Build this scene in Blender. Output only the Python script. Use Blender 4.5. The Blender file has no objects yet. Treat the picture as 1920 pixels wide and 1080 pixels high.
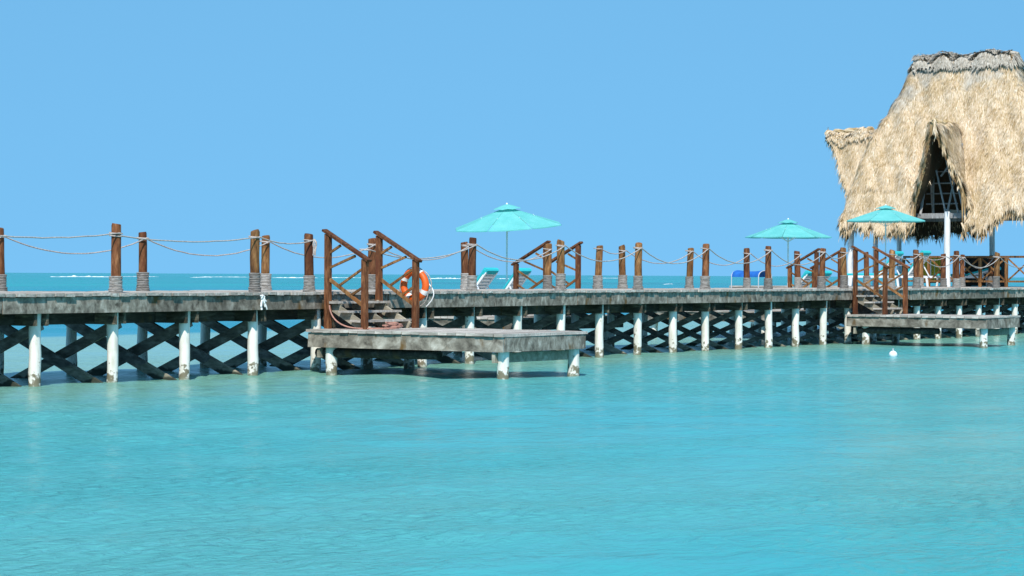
import bpy, math, random
import numpy as np
from mathutils import Vector, Matrix
random.seed(7); RNG = np.random.default_rng(7)
S = bpy.context.scene
COL = S.collection
R = math.radians

# ------------------------------------------------------------------ camera
# World: x runs along the pier, y across it (out to sea), z up, water at z = 0.
FWD = Vector((0.8249, 0.5653, 0)); RIGHT = Vector((0.5653, -0.8249, 0)); UP = Vector((0, 0, 1))
cam = bpy.data.cameras.new('camera'); cam.lens = 76.9; cam.sensor_width = 36
cam.clip_start = 0.1; cam.clip_end = 60000
co = bpy.data.objects.new('camera', cam); COL.objects.link(co); S.camera = co
p = R(0.342)
f = FWD * math.cos(p) - UP * math.sin(p); u = UP * math.cos(p) + FWD * math.sin(p)
roll = 0.0047
u2 = (u - RIGHT * roll).normalized(); r2 = f.cross(u2).normalized()
m = Matrix((r2, u2, -f)).transposed().to_4x4(); m.translation = (0, 0, 1.8)
co.matrix_world = m

# ------------------------------------------------------------------ light
SUN_EL = R(48); sun_dir = Vector((-0.84, -0.54, 0)).normalized()
sv = sun_dir * math.cos(SUN_EL) + UP * math.sin(SUN_EL)
sl = bpy.data.lights.new('sun', 'SUN'); sl.energy = 3.6; sl.angle = R(0.5); sl.color = (1, 0.95, 0.87)
so = bpy.data.objects.new('sun', sl); COL.objects.link(so)
so.rotation_euler = sv.to_track_quat('Z', 'Y').to_euler(); so.location = (0, 0, 60)
W = bpy.data.worlds.new('World'); S.world = W; W.use_nodes = True
nt = W.node_tree; nt.nodes.clear()
out = nt.nodes.new('ShaderNodeOutputWorld'); bg = nt.nodes.new('ShaderNodeBackground')
sky = nt.nodes.new('ShaderNodeTexSky'); sky.sky_type = 'NISHITA'; sky.sun_disc = False
sky.sun_elevation = SUN_EL; sky.sun_rotation = math.atan2(sun_dir.x, sun_dir.y)
sky.air_density = 1.0; sky.dust_density = 0.0; sky.ozone_density = 1.6; sky.altitude = 0
tc = nt.nodes.new('ShaderNodeTexCoord'); sep = nt.nodes.new('ShaderNodeSeparateXYZ'); cmb = nt.nodes.new('ShaderNodeCombineXYZ')
ab = nt.nodes.new('ShaderNodeMath'); ab.operation = 'ABSOLUTE'
ad = nt.nodes.new('ShaderNodeMath'); ad.operation = 'MULTIPLY_ADD'; ad.inputs[1].default_value = 0.35; ad.inputs[2].default_value = 0.41
nt.links.new(tc.outputs['Generated'], sep.inputs[0]); nt.links.new(sep.outputs['Z'], ab.inputs[0]); nt.links.new(ab.outputs[0], ad.inputs[0])
nt.links.new(sep.outputs['X'], cmb.inputs[0]); nt.links.new(sep.outputs['Y'], cmb.inputs[1]); nt.links.new(ad.outputs[0], cmb.inputs[2])
nrm = nt.nodes.new('ShaderNodeVectorMath'); nrm.operation = 'NORMALIZE'
nt.links.new(cmb.outputs[0], nrm.inputs[0]); nt.links.new(nrm.outputs[0], sky.inputs['Vector'])
tint = nt.nodes.new('ShaderNodeMix'); tint.data_type = 'RGBA'; tint.blend_type = 'MULTIPLY'; tint.inputs['Factor'].default_value = 1
tint.inputs['B'].default_value = (0.622, 1.04, 1.02, 1)
nt.links.new(sky.outputs[0], tint.inputs['A']); nt.links.new(tint.outputs['Result'], bg.inputs['Color'])
bg.inputs['Strength'].default_value = 0.15; nt.links.new(bg.outputs[0], out.inputs[0])
S.view_settings.view_transform = 'Standard'; S.view_settings.look = 'None'
S.view_settings.exposure = 0.52; S.view_settings.gamma = 1; S.view_settings.use_curve_mapping = False
S.render.engine = 'CYCLES'; S.cycles.use_denoising = True; S.cycles.max_bounces = 6

# ------------------------------------------------------------------ helpers
class MB:
    """collects shapes; build() links them as one mesh object"""
    def __init__(s): s.v = []; s.f = []; s.smooth = False
    def add(s, v, f):
        o = len(s.v); s.v += [tuple(q) for q in v]; s.f += [tuple(i + o for i in q) for q in f]; return s
    def box(s, c, d, rot=None, j=0.0):
        x, y, z = d[0] / 2, d[1] / 2, d[2] / 2
        v = [Vector((a, b, e)) for a in (-x, x) for b in (-y, y) for e in (-z, z)]
        if j: v = [q + Vector((random.uniform(-j, j), random.uniform(-j, j), random.uniform(-j, j))) for q in v]
        if rot is not None: v = [rot @ q for q in v]
        v = [q + Vector(c) for q in v]
        return s.add(v, [(0, 1, 3, 2), (4, 6, 7, 5), (0, 4, 5, 1), (2, 3, 7, 6), (0, 2, 6, 4), (1, 5, 7, 3)])
    def beam(s, a, b, w, t, up=(0, 0, 1), j=0.0):
        """plank from a to b, w across 'side', t along 'up'"""
        a = Vector(a); b = Vector(b); d = (b - a); L = d.length; d.normalize()
        side = d.cross(Vector(up)).normalized(); un = side.cross(d)
        rot = Matrix((d, side, un)).transposed()
        return s.box((a + b) / 2, (L, w, t), rot, j)
    def tube(s, pts, r, n=8, cap=True):
        pts = [Vector(q) for q in pts]
        if not hasattr(r, '__len__'): r = [r] * len(pts)
        o = len(s.v); prev = None
        for i, q in enumerate(pts):
            d = (pts[min(i + 1, len(pts) - 1)] - pts[max(i - 1, 0)]).normalized()
            if prev is None:
                a = d.cross(Vector((0, 0, 1)) if abs(d.z) < .9 else Vector((1, 0, 0))).normalized()
            else:
                a = (prev - d * prev.dot(d)).normalized()
            prev = a; b = d.cross(a)
            for k in range(n):
                t = 2 * math.pi * k / n
                s.v.append(tuple(q + (a * math.cos(t) + b * math.sin(t)) * r[i]))
        for i in range(len(pts) - 1):
            for k in range(n):
                s.f.append((o + i * n + k, o + i * n + (k + 1) % n, o + (i + 1) * n + (k + 1) % n, o + (i + 1) * n + k))
        if cap:
            s.f.append(tuple(o + k for k in range(n))[::-1]); e = o + (len(pts) - 1) * n
            s.f.append(tuple(e + k for k in range(n)))
        return s
    def mesh(s, name, mat, smooth=False):
        me = bpy.data.meshes.new(name); me.from_pydata(s.v, [], s.f); me.update()
        if mat: me.materials.append(mat)
        if smooth:
            me.polygons.foreach_set('use_smooth', [True] * len(me.polygons))
            me.set_sharp_from_angle(angle=R(50))
        return me
    def build(s, name, mat, parent=None, smooth=False):
        return link(name, s.mesh(name, mat, smooth), parent)

def link(name, me, parent=None, loc=None, rz=0):
    o = bpy.data.objects.new(name, me); COL.objects.link(o)
    if loc is not None: o.location = loc
    if rz: o.rotation_euler.z = rz
    if parent is not None:
        o.parent = parent
        # parents are unrotated unless built in local space
    return o
def tag(o, label, cat, group=None, kind=None):
    o['label'] = label
    if cat: o['category'] = cat
    if group: o['group'] = group
    if kind: o['kind'] = kind
    return o
def thing(name, label, cat, loc=(0, 0, 0), rz=0, group=None):
    o = bpy.data.objects.new(name, None); COL.objects.link(o); o.location = loc; o.rotation_euler.z = rz
    o.empty_display_size = 0.2
    return tag(o, label, cat, group)
def structure(o): o['kind'] = 'structure'; return o
ORD = ['first', 'second', 'third', 'fourth', 'fifth', 'sixth', 'seventh', 'eighth', 'ninth', 'tenth', 'eleventh', 'twelfth', 'thirteenth', 'fourteenth', 'fifteenth', 'sixteenth']

# ------------------------------------------------------------------ materials
class NT:
    def __init__(s, name):
        s.m = bpy.data.materials.new(name); s.m.use_nodes = True; s.t = s.m.node_tree
        s.b = s.t.nodes['Principled BSDF']; s.o = s.t.nodes['Material Output']
    def n(s, ty, **kw):
        q = s.t.nodes.new(ty)
        for k, v in kw.items(): setattr(q, k, v)
        return q
    def l(s, a, b): s.t.links.new(a, b)
    def coords(s, scale=(1, 1, 1), which='Object', rnd=True):
        t = s.n('ShaderNodeTexCoord'); mp = s.n('ShaderNodeMapping'); mp.inputs['Scale'].default_value = scale
        s.l(t.outputs[which], mp.inputs['Vector'])
        if rnd:
            oi = s.n('ShaderNodeObjectInfo'); mu = s.n('ShaderNodeMath', operation='MULTIPLY'); mu.inputs[1].default_value = 97.0
            s.l(oi.outputs['Random'], mu.inputs[0]); s.l(mu.outputs[0], mp.inputs['Location'])
        return mp.outputs[0]
    def noise(s, vec, scale=5, detail=4, rough=.6, dist=0):
        q = s.n('ShaderNodeTexNoise'); q.inputs['Scale'].default_value = scale; q.inputs['Detail'].default_value = detail
        q.inputs['Roughness'].default_value = rough; q.inputs['Distortion'].default_value = dist
        s.l(vec, q.inputs['Vector']); return q.outputs['Fac']
    def ramp(s, fac, stops):
        q = s.n('ShaderNodeValToRGB'); e = q.color_ramp.elements
        while len(e) < len(stops): e.new(.5)
        for i, (pos, c) in enumerate(stops):
            e[i].position = pos; e[i].color = (*c, 1) if len(c) == 3 else c
        s.l(fac, q.inputs['Fac']); return q.outputs['Color']
    def mix(s, fac, a, b, blend='MIX'):
        q = s.n('ShaderNodeMix', data_type='RGBA', blend_type=blend)
        for v, k in ((fac, 'Factor'), (a, 'A'), (b, 'B')):
            if isinstance(v, (int, float)): q.inputs[k].default_value = v
            elif isinstance(v, tuple): q.inputs[k].default_value = (*v, 1)
            else: s.l(v, q.inputs[k])
        return q.outputs['Result']
    def mrange(s, val, a, b, c=0., d=1.):
        q = s.n('ShaderNodeMapRange', interpolation_type='SMOOTHSTEP')
        q.inputs[1].default_value = a; q.inputs[2].default_value = b; q.inputs[3].default_value = c; q.inputs[4].default_value = d
        s.l(val, q.inputs[0]); return q.outputs[0]
    def math(s, op, a, b=None):
        q = s.n('ShaderNodeMath', operation=op)
        for i, v in enumerate((a, b)):
            if v is None: continue
            if isinstance(v, (int, float)): q.inputs[i].default_value = v
            else: s.l(v, q.inputs[i])
        return q.outputs[0]
    def bump(s, h, strength=.4, dist=.02):
        q = s.n('ShaderNodeBump'); q.inputs['Strength'].default_value = strength; q.inputs['Distance'].default_value = dist
        s.l(h, q.inputs['Height']); s.l(q.outputs[0], s.b.inputs['Normal']); return q
    def world(s):
        g = s.n('ShaderNodeNewGeometry'); x = s.n('ShaderNodeSeparateXYZ'); s.l(g.outputs['Position'], x.inputs[0]); return g, x
    def done(s, col, rough=.8, spec=.3):
        if isinstance(col, tuple): s.b.inputs['Base Color'].default_value = (*col, 1)
        else: s.l(col, s.b.inputs['Base Color'])
        if isinstance(rough, (int, float)): s.b.inputs['Roughness'].default_value = rough
        else: s.l(rough, s.b.inputs['Roughness'])
        s.b.inputs['Specular IOR Level'].default_value = spec
        return s.m
M = {}
def wood(name, dark, mid, light, stain=None, stretch=(1, 1, 8), scale=4, contrast=(.32, .52, .7), stain_lim=(.56, .68), gap=0.35):
    k = NT(name); v = k.coords(stretch); g, x = k.world()
    n1 = k.noise(v, scale, 6, .65, .4); c = k.ramp(n1, [(contrast[0], dark), (contrast[1], mid), (contrast[2], light)])
    v2 = k.coords((1, 1, 1)); n2 = k.noise(v2, 1.7, 4, .6)
    c = k.mix(k.mrange(n2, .35, .7, 0, .55), c, dark)
    if stain:
        n3 = k.noise(k.coords((1.3, 1.3, .7)), 2.3, 3, .5); c = k.mix(k.mrange(n3, *stain_lim), c, stain)
    oi = k.n('ShaderNodeObjectInfo'); hv = k.n('ShaderNodeHueSaturation')
    k.l(k.mrange(oi.outputs['Random'], 0, 1, .8, 1.18), hv.inputs['Value']); k.l(c, hv.inputs['Color'])
    k.bump(n1, .6, .012)
    M[name] = k.done(hv.outputs[0], .85, .2)
wood('fascia_wood', (.065, .055, .043), (.27, .237, .19), (.50, .455, .385), (.13, .075, .028), (2.4, 1.2, 1.6), 3.2, stain_lim=(.59, .71))
wood('plank_wood', (.28, .24, .20), (.50, .445, .39), (.68, .625, .56), None, (6, 1, 6), 3)
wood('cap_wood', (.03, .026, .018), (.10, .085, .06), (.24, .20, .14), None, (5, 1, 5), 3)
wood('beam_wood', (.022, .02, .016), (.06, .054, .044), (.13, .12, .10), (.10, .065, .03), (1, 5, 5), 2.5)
wood('tan_wood', (.16, .14, .10), (.33, .29, .22), (.47, .43, .35), (.13, .12, .08), (3, 1, 3), 3)
wood('red_wood', (.05, .017, .008), (.185, .07, .029), (.33, .15, .066), (.10, .032, .016), (5, 5, 1), 4)
wood('gold_wood', (.08, .035, .013), (.25, .118, .044), (.42, .23, .092), (.20, .08, .025), (5, 5, 1), 4)
wood('pole_grey', (.20, .19, .18), (.38, .37, .36), (.52, .51, .50), None, (6, 6, 1), 4)
wood('dark_panel', (.012, .011, .010), (.03, .027, .022), (.06, .05, .04), None, (1, 1, 4), 5)
# braces: dark tarred planks, crusted pale where the sea wets them
k = NT('brace_wood'); g, x = k.world(); v = k.coords((3, 1, 3))
n1 = k.noise(v, 3.5, 6, .65); c = k.ramp(n1, [(.3, (.06, .055, .048)), (.52, (.18, .165, .145)), (.7, (.36, .335, .30))])
nz = k.noise(k.coords((1, 1, 1)), 2.2, 3, .6); zz = k.math('ADD', x.outputs['Z'], k.math('MULTIPLY', k.math('SUBTRACT', nz, .5), .35))
c2 = k.ramp(k.noise(v, 6, 5, .7), [(.3, (.14, .13, .09)), (.6, (.36, .33, .25)), (.75, (.45, .42, .34))])
c = k.mix(k.mrange(zz, .27, .23), c, c2); c = k.mix(k.mrange(zz, .10, .05), c, (.05, .055, .04))
k.bump(n1, .6, .012); M['brace_wood'] = k.done(c, .8, .25)
# white painted piles, stained and pitted toward the water
k = NT('pile_paint'); g, x = k.world(); v = k.coords((1, 1, 1))
c = k.ramp(k.noise(k.coords((3, 3, .7)), 3, 5, .6), [(.25, (.58, .53, .44)), (.5, (.80, .76, .68)), (.7, (.86, .82, .75))])
n2 = k.noise(v, 9, 4, .6); zf = k.mrange(x.outputs['Z'], .05, .42, .22, -.04)
c = k.mix(k.mrange(k.math('ADD', n2, zf), .62, .72), c, (.20, .17, .11))
n3 = k.noise(v, 5, 2, .5); c = k.mix(k.mrange(n3, .70, .74), c, (.12, .10, .07))
c = k.mix(k.mrange(x.outputs['Z'], .06, .0, 0, .7), c, (.22, .23, .16))
k.bump(n2, .35, .012); M['pile_paint'] = k.done(c, .6, .35)
# white posts of the pavilion
k = NT('post_paint'); v = k.coords((4, 4, .8)); n1 = k.noise(v, 3, 4, .6)
M['post_paint'] = k.done(k.ramp(n1, [(.3, (.62, .62, .62)), (.6, (.82, .82, .81))]), .55, .4)
k = NT('wrap_rope'); v = k.coords((1, 1, 5)); n1 = k.noise(v, 9, 5, .7)
c = k.ramp(n1, [(.3, (.12, .105, .09)), (.5, (.32, .295, .265)), (.7, (.50, .47, .44))]); k.bump(n1, .8, .015)
oi = k.n('ShaderNodeObjectInfo'); hv = k.n('ShaderNodeHueSaturation'); k.l(k.mrange(oi.outputs['Random'], 0, 1, .65, 1.2), hv.inputs['Value']); k.l(c, hv.inputs['Color']); c = hv.outputs[0]
M['wrap_rope'] = k.done(c, .95, .1)
k = NT('pale_rope'); v = k.coords((1, 1, 1)); n1 = k.noise(v, 30, 4, .7)
c = k.ramp(n1, [(.3, (.25, .20, .17)), (.55, (.48, .42, .38)), (.75, (.62, .56, .52))]); k.bump(n1, .6, .01); M['pale_rope'] = k.done(c, .9, .1)
def plain(name, col, rough=.6, spec=.3, var=.12, scale=6):
    k = NT(name); n1 = k.noise(k.coords((1, 1, 1)), scale, 4, .6)
    a = tuple(q * (1 - var) for q in col); b = tuple(min(1, q * (1 + var)) for q in col)
    k.bump(n1, .15, .01); M[name] = k.done(k.ramp(n1, [(.3, a), (.7, b)]), rough, spec); return k
plain('pink_rope', (.42, .22, .17), .9, .1, .25, 20)
plain('white_plastic', (.80, .80, .80), .35, .5, .05)
plain('white_cloth', (.78, .77, .74), .9, .1, .1)
plain('aqua_cushion', (.03, .46, .50), .8, .2, .12)
plain('blue_cloth', (.02, .13, .45), .8, .2, .2)
plain('ring_orange', (.72, .115, .012), .5, .4, .12)
plain('grey_metal', (.55, .56, .58), .35, .5, .08)
plain('yellow_weave', (.42, .34, .03), .8, .2, .45, 25)
plain('foam_white', (.88, .90, .90), .9, .1, .06, .3)
plain('pole_white', (.78, .78, .76), .4, .5, .05)
# parasol cloth lets some light through
k = NT('aqua_canvas'); n1 = k.noise(k.coords((1, 1, 1)), 3, 4, .6)
c = k.ramp(n1, [(.3, (.14, .55, .53)), (.7, (.20, .64, .62))]); k.done(c, .85, .15)
tr = k.n('ShaderNodeBsdfTranslucent'); k.l(c, tr.inputs['Color']); ms = k.n('ShaderNodeMixShader'); ms.inputs[0].default_value = .28
k.l(k.b.outputs[0], ms.inputs[1]); k.l(tr.outputs[0], ms.inputs[2]); k.l(ms.outputs[0], k.o.inputs['Surface']); M['aqua_canvas'] = k.m
# thatch: one tone per palm strip
def thatch(name, stops):
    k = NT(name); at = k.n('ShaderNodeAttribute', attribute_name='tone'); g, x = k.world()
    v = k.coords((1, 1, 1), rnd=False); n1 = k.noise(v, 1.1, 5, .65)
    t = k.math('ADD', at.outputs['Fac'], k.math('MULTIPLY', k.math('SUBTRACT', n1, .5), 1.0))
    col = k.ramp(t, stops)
    if name == 'thatch':      # weather-bleached grey patches, mostly high on the roof
        n2 = k.noise(v, .55, 4, .6); zz = k.mrange(x.outputs['Z'], 7.2, 9.3, -.06, .16)
        col = k.mix(k.mrange(k.math('ADD', n2, zz), .56, .72, 0, .75), col, k.ramp(t, [(.1, (.17, .15, .12)), (.9, (.52, .48, .42))]))
    M[name] = k.done(col, .85, .15)
thatch('thatch', [(.0, (.19, .115, .05)), (.3, (.42, .29, .145)), (.6, (.60, .45, .29)), (.85, (.71, .57, .41)), (1., (.77, .66, .51))])
thatch('thatch_under_shade', [(.0, (.05, .034, .02)), (.5, (.10, .07, .04)), (1., (.15, .11, .06))])  # underside copy of the thatch, interior shade put into its colour
thatch('thatch_grey', [(.0, (.20, .165, .12)), (.4, (.36, .31, .25)), (.8, (.50, .445, .37)), (1., (.60, .54, .46))])

# water
k = NT('sea_water'); g, x = k.world(); v = g.outputs['Position']
mp = k.n('ShaderNodeMapping'); mp.inputs['Scale'].default_value = (.05, .11, .1); k.l(v, mp.inputs['Vector'])
nL = k.noise(mp.outputs[0], 1.0, 4, .55)
yy = k.math('ADD', x.outputs['Y'], k.math('MULTIPLY', k.math('SUBTRACT', nL, .5), 9.))
near = k.ramp(nL, [(.3, (.045, .350, .370)), (.5, (.078, .368, .372)), (.7, (.11, .375, .36))])
near = k.mix(k.mrange(yy, 9.5, 4.0, 0, .8), near, (.018, .335, .365))
c = k.mix(k.mrange(yy, 20.5, 25.0), near, (.16, .36, .29))
c = k.mix(k.mrange(yy, 27, 31), c, (.20, .38, .33))
y2 = k.math('ADD', x.outputs['Y'], k.math('MULTIPLY', k.math('SUBTRACT', nL, .5), 2.))
c = k.mix(k.mrange(y2, 44.5, 46.5), c, (.0, .22, .29))
far = k.ramp(k.noise(mp.outputs[0], .12, 5, .6), [(.35, (.0, .19, .21)), (.55, (.0, .255, .265)), (.7, (.0, .31, .30))])
c = k.mix(k.mrange(x.outputs['Y'], 120, 240), c, far)
mp2 = k.n('ShaderNodeMapping'); mp2.inputs['Scale'].default_value = (1.0, 1.6, 1); mp2.inputs['Rotation'].default_value = (0, 0, R(-34)); k.l(v, mp2.inputs['Vector'])
w1 = k.noise(mp2.outputs[0], 1.3, 3, .5, .6); w2 = k.noise(mp2.outputs[0], 5.0, 5, .62, .9)
calm = k.mrange(k.noise(mp.outputs[0], 2.2, 3, .5), .36, .66, .12, 1.0)
hh = k.math('ADD', k.math('MULTIPLY', w1, .6), k.math('MULTIPLY', k.math('POWER', w2, 2.0), calm))
k.bump(hh, .95, .085); M['sea_water'] = k.done(c, .18, .11); k.l(k.mrange(x.outputs['Y'], 45, 160, .11, .03), k.b.inputs['Specular IOR Level']); k.b.inputs['IOR'].default_value = 1.33

# ------------------------------------------------------------------ sea
def wave_h(X, Y):
    h = np.zeros_like(X); rr = np.random.default_rng(3)
    for i in range(26):
        wl = rr.uniform(.5, 2.2); a = rr.normal(R(235), .5); ph = rr.uniform(0, 6.28)
        h += .0022 * wl ** .8 * np.sin(2 * np.pi / wl * (X * np.cos(a) + Y * np.sin(a)) + ph)
    return h
x0, x1, y0, y1, st = 6., 82., -6., 46., .22
xs = np.arange(x0, x1 + 1e-6, st); ys = np.arange(y0, y1 + 1e-6, st)
X, Y = np.meshgrid(xs, ys); nx, ny = len(xs), len(ys)
edge = np.clip(np.minimum.reduce([X - xs[0], xs[-1] - X, Y - ys[0], ys[-1] - Y]) / 3., 0, 1)
Z = wave_h(X, Y) * edge
V = np.stack([X, Y, Z], -1).reshape(-1, 3)
i = np.arange(nx * ny).reshape(ny, nx)
F = np.stack([i[:-1, :-1], i[:-1, 1:], i[1:, 1:], i[1:, :-1]], -1).reshape(-1, 4).tolist()
V = V.tolist(); b = len(V); B = 30000.
xe, ye = float(xs[-1]), float(ys[-1])
V += [(-B, -B, 0), (B, -B, 0), (B, B, 0), (-B, B, 0)]
c00, c10, c11, c01 = int(i[0, 0]), int(i[0, -1]), int(i[-1, -1]), int(i[-1, 0])
F += [[b, b + 1, c10, c00], [b + 1, b + 2, c11, c10], [b + 2, b + 3, c01, c11], [b + 3, b, c00, c01]]
me = bpy.data.meshes.new('sea'); me.from_pydata(V, [], F); me.materials.append(M['sea_water'])
me.polygons.foreach_set('use_smooth', [True] * len(me.polygons))
sea = structure(link('sea', me)); sea['label'] = 'calm turquoise shallow sea with a pale sandbank behind the pier'

# breakers on the reef, far out
s = MB()
def ray(px): return (FWD + RIGHT * ((px - 960) / 4100)).normalized()
for pa, pb, D, h in ((92, 215, 1000, 1.1), (225, 300, 1150, .55), (372, 480, 1150, .55), (505, 600, 1000, .8), (600, 690, 1100, .6), (802, 868, 960, 1.15), (930, 962, 980, .8),
                     (-260, -20, 1000, 1.0), (1242, 1262, 460, .25), (355, 400, 1000, .5), (1100, 1180, 1400, .5), (2100, 2300, 1100, .9)):
    n = 26; pts = []; rad = []
    for q in range(n + 1):
        t = q / n; d = ray(pa + (pb - pa) * t) * (D + 12 * math.sin(t * 5 + pa)); pts.append((d.x, d.y, -.15 * h))
        rad.append(h * .62 * (.15 + .75 * math.sin(math.pi * t) ** .5) * random.uniform(.55, 1.1) * (1.5 if random.random() < .1 else 1))
    s.tube(pts, rad, 7)
surf = s.build('surf', M['foam_white']); surf['kind'] = 'stuff'; surf['label'] = 'white breakers along the distant reef'

# ------------------------------------------------------------------ pier
DECK = 1.47; YF, YR = 25.45, 28.65      # deck top and its front and rear edges
BENTS = [17.2, 18.95, 20.7, 22.45, 24.19, 25.93, 27.63, 29.37, 31.09, 32.72, 34.39, 36.03, 37.70, 39.33, 40.94, 42.56, 44.14, 45.73, 47.30, 48.86, 50.40,
         51.96, 53.43, 54.96, 56.49, 57.97, 59.44, 60.95, 62.45, 63.85, 65.3, 66.8, 68.3, 69.8, 71.3, 72.8, 74.3]
HX0, HX1, HY1 = 64.0, 75.0, 35.2         # the wide head that carries the pavilion
pier = thing('pier', 'long weathered wooden pier on white piles crossing the turquoise water', 'pier', (BENTS[0], YF, 0))
pier_off = Vector((BENTS[0], YF, 0))
def pier_part(mb, name, mat, smooth=False):
    mb.v = [tuple(Vector(q) - pier_off) for q in mb.v]; return mb.build(name, M[mat], pier, smooth)
# planks: a few shared meshes, laid in a row
def plank_mesh(w, L, mat, th=.05):
    out_ = []
    for q in range(5):
        s = MB(); e0, e1 = random.uniform(-.03, .015), random.uniform(-.015, .03); dz = random.uniform(-.006, .006)
        s.box((0, (e0 + e1) / 2, -th / 2 + dz), (w - random.uniform(.012, .03), L + e1 - e0, th), None, .004); out_.append(s.mesh('deck_plank', M[mat]))
    return out_
pw = .205
short = plank_mesh(pw, YR - YF, 'plank_wood'); long_ = plank_mesh(pw, HY1 - YF, 'plank_wood')
x = 16.6
while x < HX1:
    hd = x > HX0; me = random.choice(long_ if hd else short); yc = (YF + (HY1 if hd else YR)) / 2
    o = link('deck_plank', me, pier, Vector((x + pw / 2, yc, DECK + random.uniform(-.006, .005))) - pier_off, random.uniform(-.002, .002)); x += pw
# fascia boards, butted, front and rear
def fascia_run(y, xa, xb, step, th=.05):
    x = xa
    while x < xb - .05:
        e = min(xb, x + step * random.uniform(.85, 1.15))
        if xb - e < 1: e = xb
        zb = 1.17 + random.uniform(-.015, .015)
        s = MB().box(((x + e) / 2, y + random.uniform(-.008, .008), (zb + 1.415) / 2), (e - x - .018, th, 1.415 - zb), None, .006)
        pier_part(s, 'fascia_board', 'fascia_wood'); x = e
fascia_run(YF + .07, 16.7, HX1 - .05, 3.35); fascia_run(YR - .07, 16.7, HX0, 3.4); fascia_run(HY1 - .07, HX0 + .05, HX1 - .05, 3.4)
for xx in (HX0 + .03, HX1 - .08):
    pier_part(MB().box((xx, (YR + HY1) / 2, 1.29), (.05, HY1 - YR - .25, .25), None, .005), 'fascia_board', 'fascia_wood')
# long beams under the deck
for y in (26.03, 27.1, 28.05):
    x = 16.8
    while x < HX1 - .2:
        e = min(HX1 - .2, x + 5.2)
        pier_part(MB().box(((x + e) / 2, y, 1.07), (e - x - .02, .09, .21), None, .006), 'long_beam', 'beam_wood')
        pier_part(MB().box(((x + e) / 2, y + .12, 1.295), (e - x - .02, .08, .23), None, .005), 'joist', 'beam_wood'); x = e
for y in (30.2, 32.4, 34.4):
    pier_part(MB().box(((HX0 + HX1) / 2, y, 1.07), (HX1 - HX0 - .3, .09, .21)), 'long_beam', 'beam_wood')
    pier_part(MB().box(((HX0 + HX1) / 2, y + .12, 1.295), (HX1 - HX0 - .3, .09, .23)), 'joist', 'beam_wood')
# bents: two piles, a pair of cap planks, crossed braces
def pile_mesh(r, top, seg=14):
    s = MB(); zs = [-1.0, 0, .2, .5, .8, top]
    s.tube([(random.uniform(-.008, .008), random.uniform(-.008, .008), z) for z in zs], [r * random.uniform(.96, 1.05) for z in zs], seg); return s.mesh('pile', M['pile_paint'], True)
piles = [pile_mesh(.094, 1.168) for q in range(4)]
for bi, bx in enumerate(BENTS):
    rows = [25.70, 28.40] + ([31.0, 33.4, 34.9] if bx > HX0 else [])
    for y in rows:
        o = link('pile', random.choice(piles), pier, Vector((bx + random.uniform(-.02, .02), y + random.uniform(-.02, .02), 0)) - pier_off, random.uniform(0, 6.28))
        o.rotation_euler.x = random.uniform(-.012, .012); o.rotation_euler.y = random.uniform(-.012, .012)
    ye_ = (HY1 if bx > HX0 else YR) - .12
    for sx in (-.125, .125):
        yo = random.uniform(-.05, .02)
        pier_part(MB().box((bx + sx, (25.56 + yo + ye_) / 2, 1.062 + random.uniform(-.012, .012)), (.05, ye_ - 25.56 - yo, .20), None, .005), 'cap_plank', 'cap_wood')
    for ya, yb in zip(rows[:-1], rows[1:]):
        if yb - ya < 2: continue
        jz = random.uniform(-.015, .015); bw = float(np.interp(bx, [34, 46, 54], [.185, .125, .105]))
        pier_part(MB().beam((bx - .125, ya - .02, -.16 + jz), (bx - .125, yb + .05, .99), .05, bw * random.uniform(.95, 1.06), j=.006), 'brace', 'brace_wood')
        pier_part(MB().beam((bx + .125, yb + .02, -.16 - jz), (bx + .125, ya - .02, .99), .05, bw * random.uniform(.95, 1.06), j=.006), 'brace', 'brace_wood')
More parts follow.
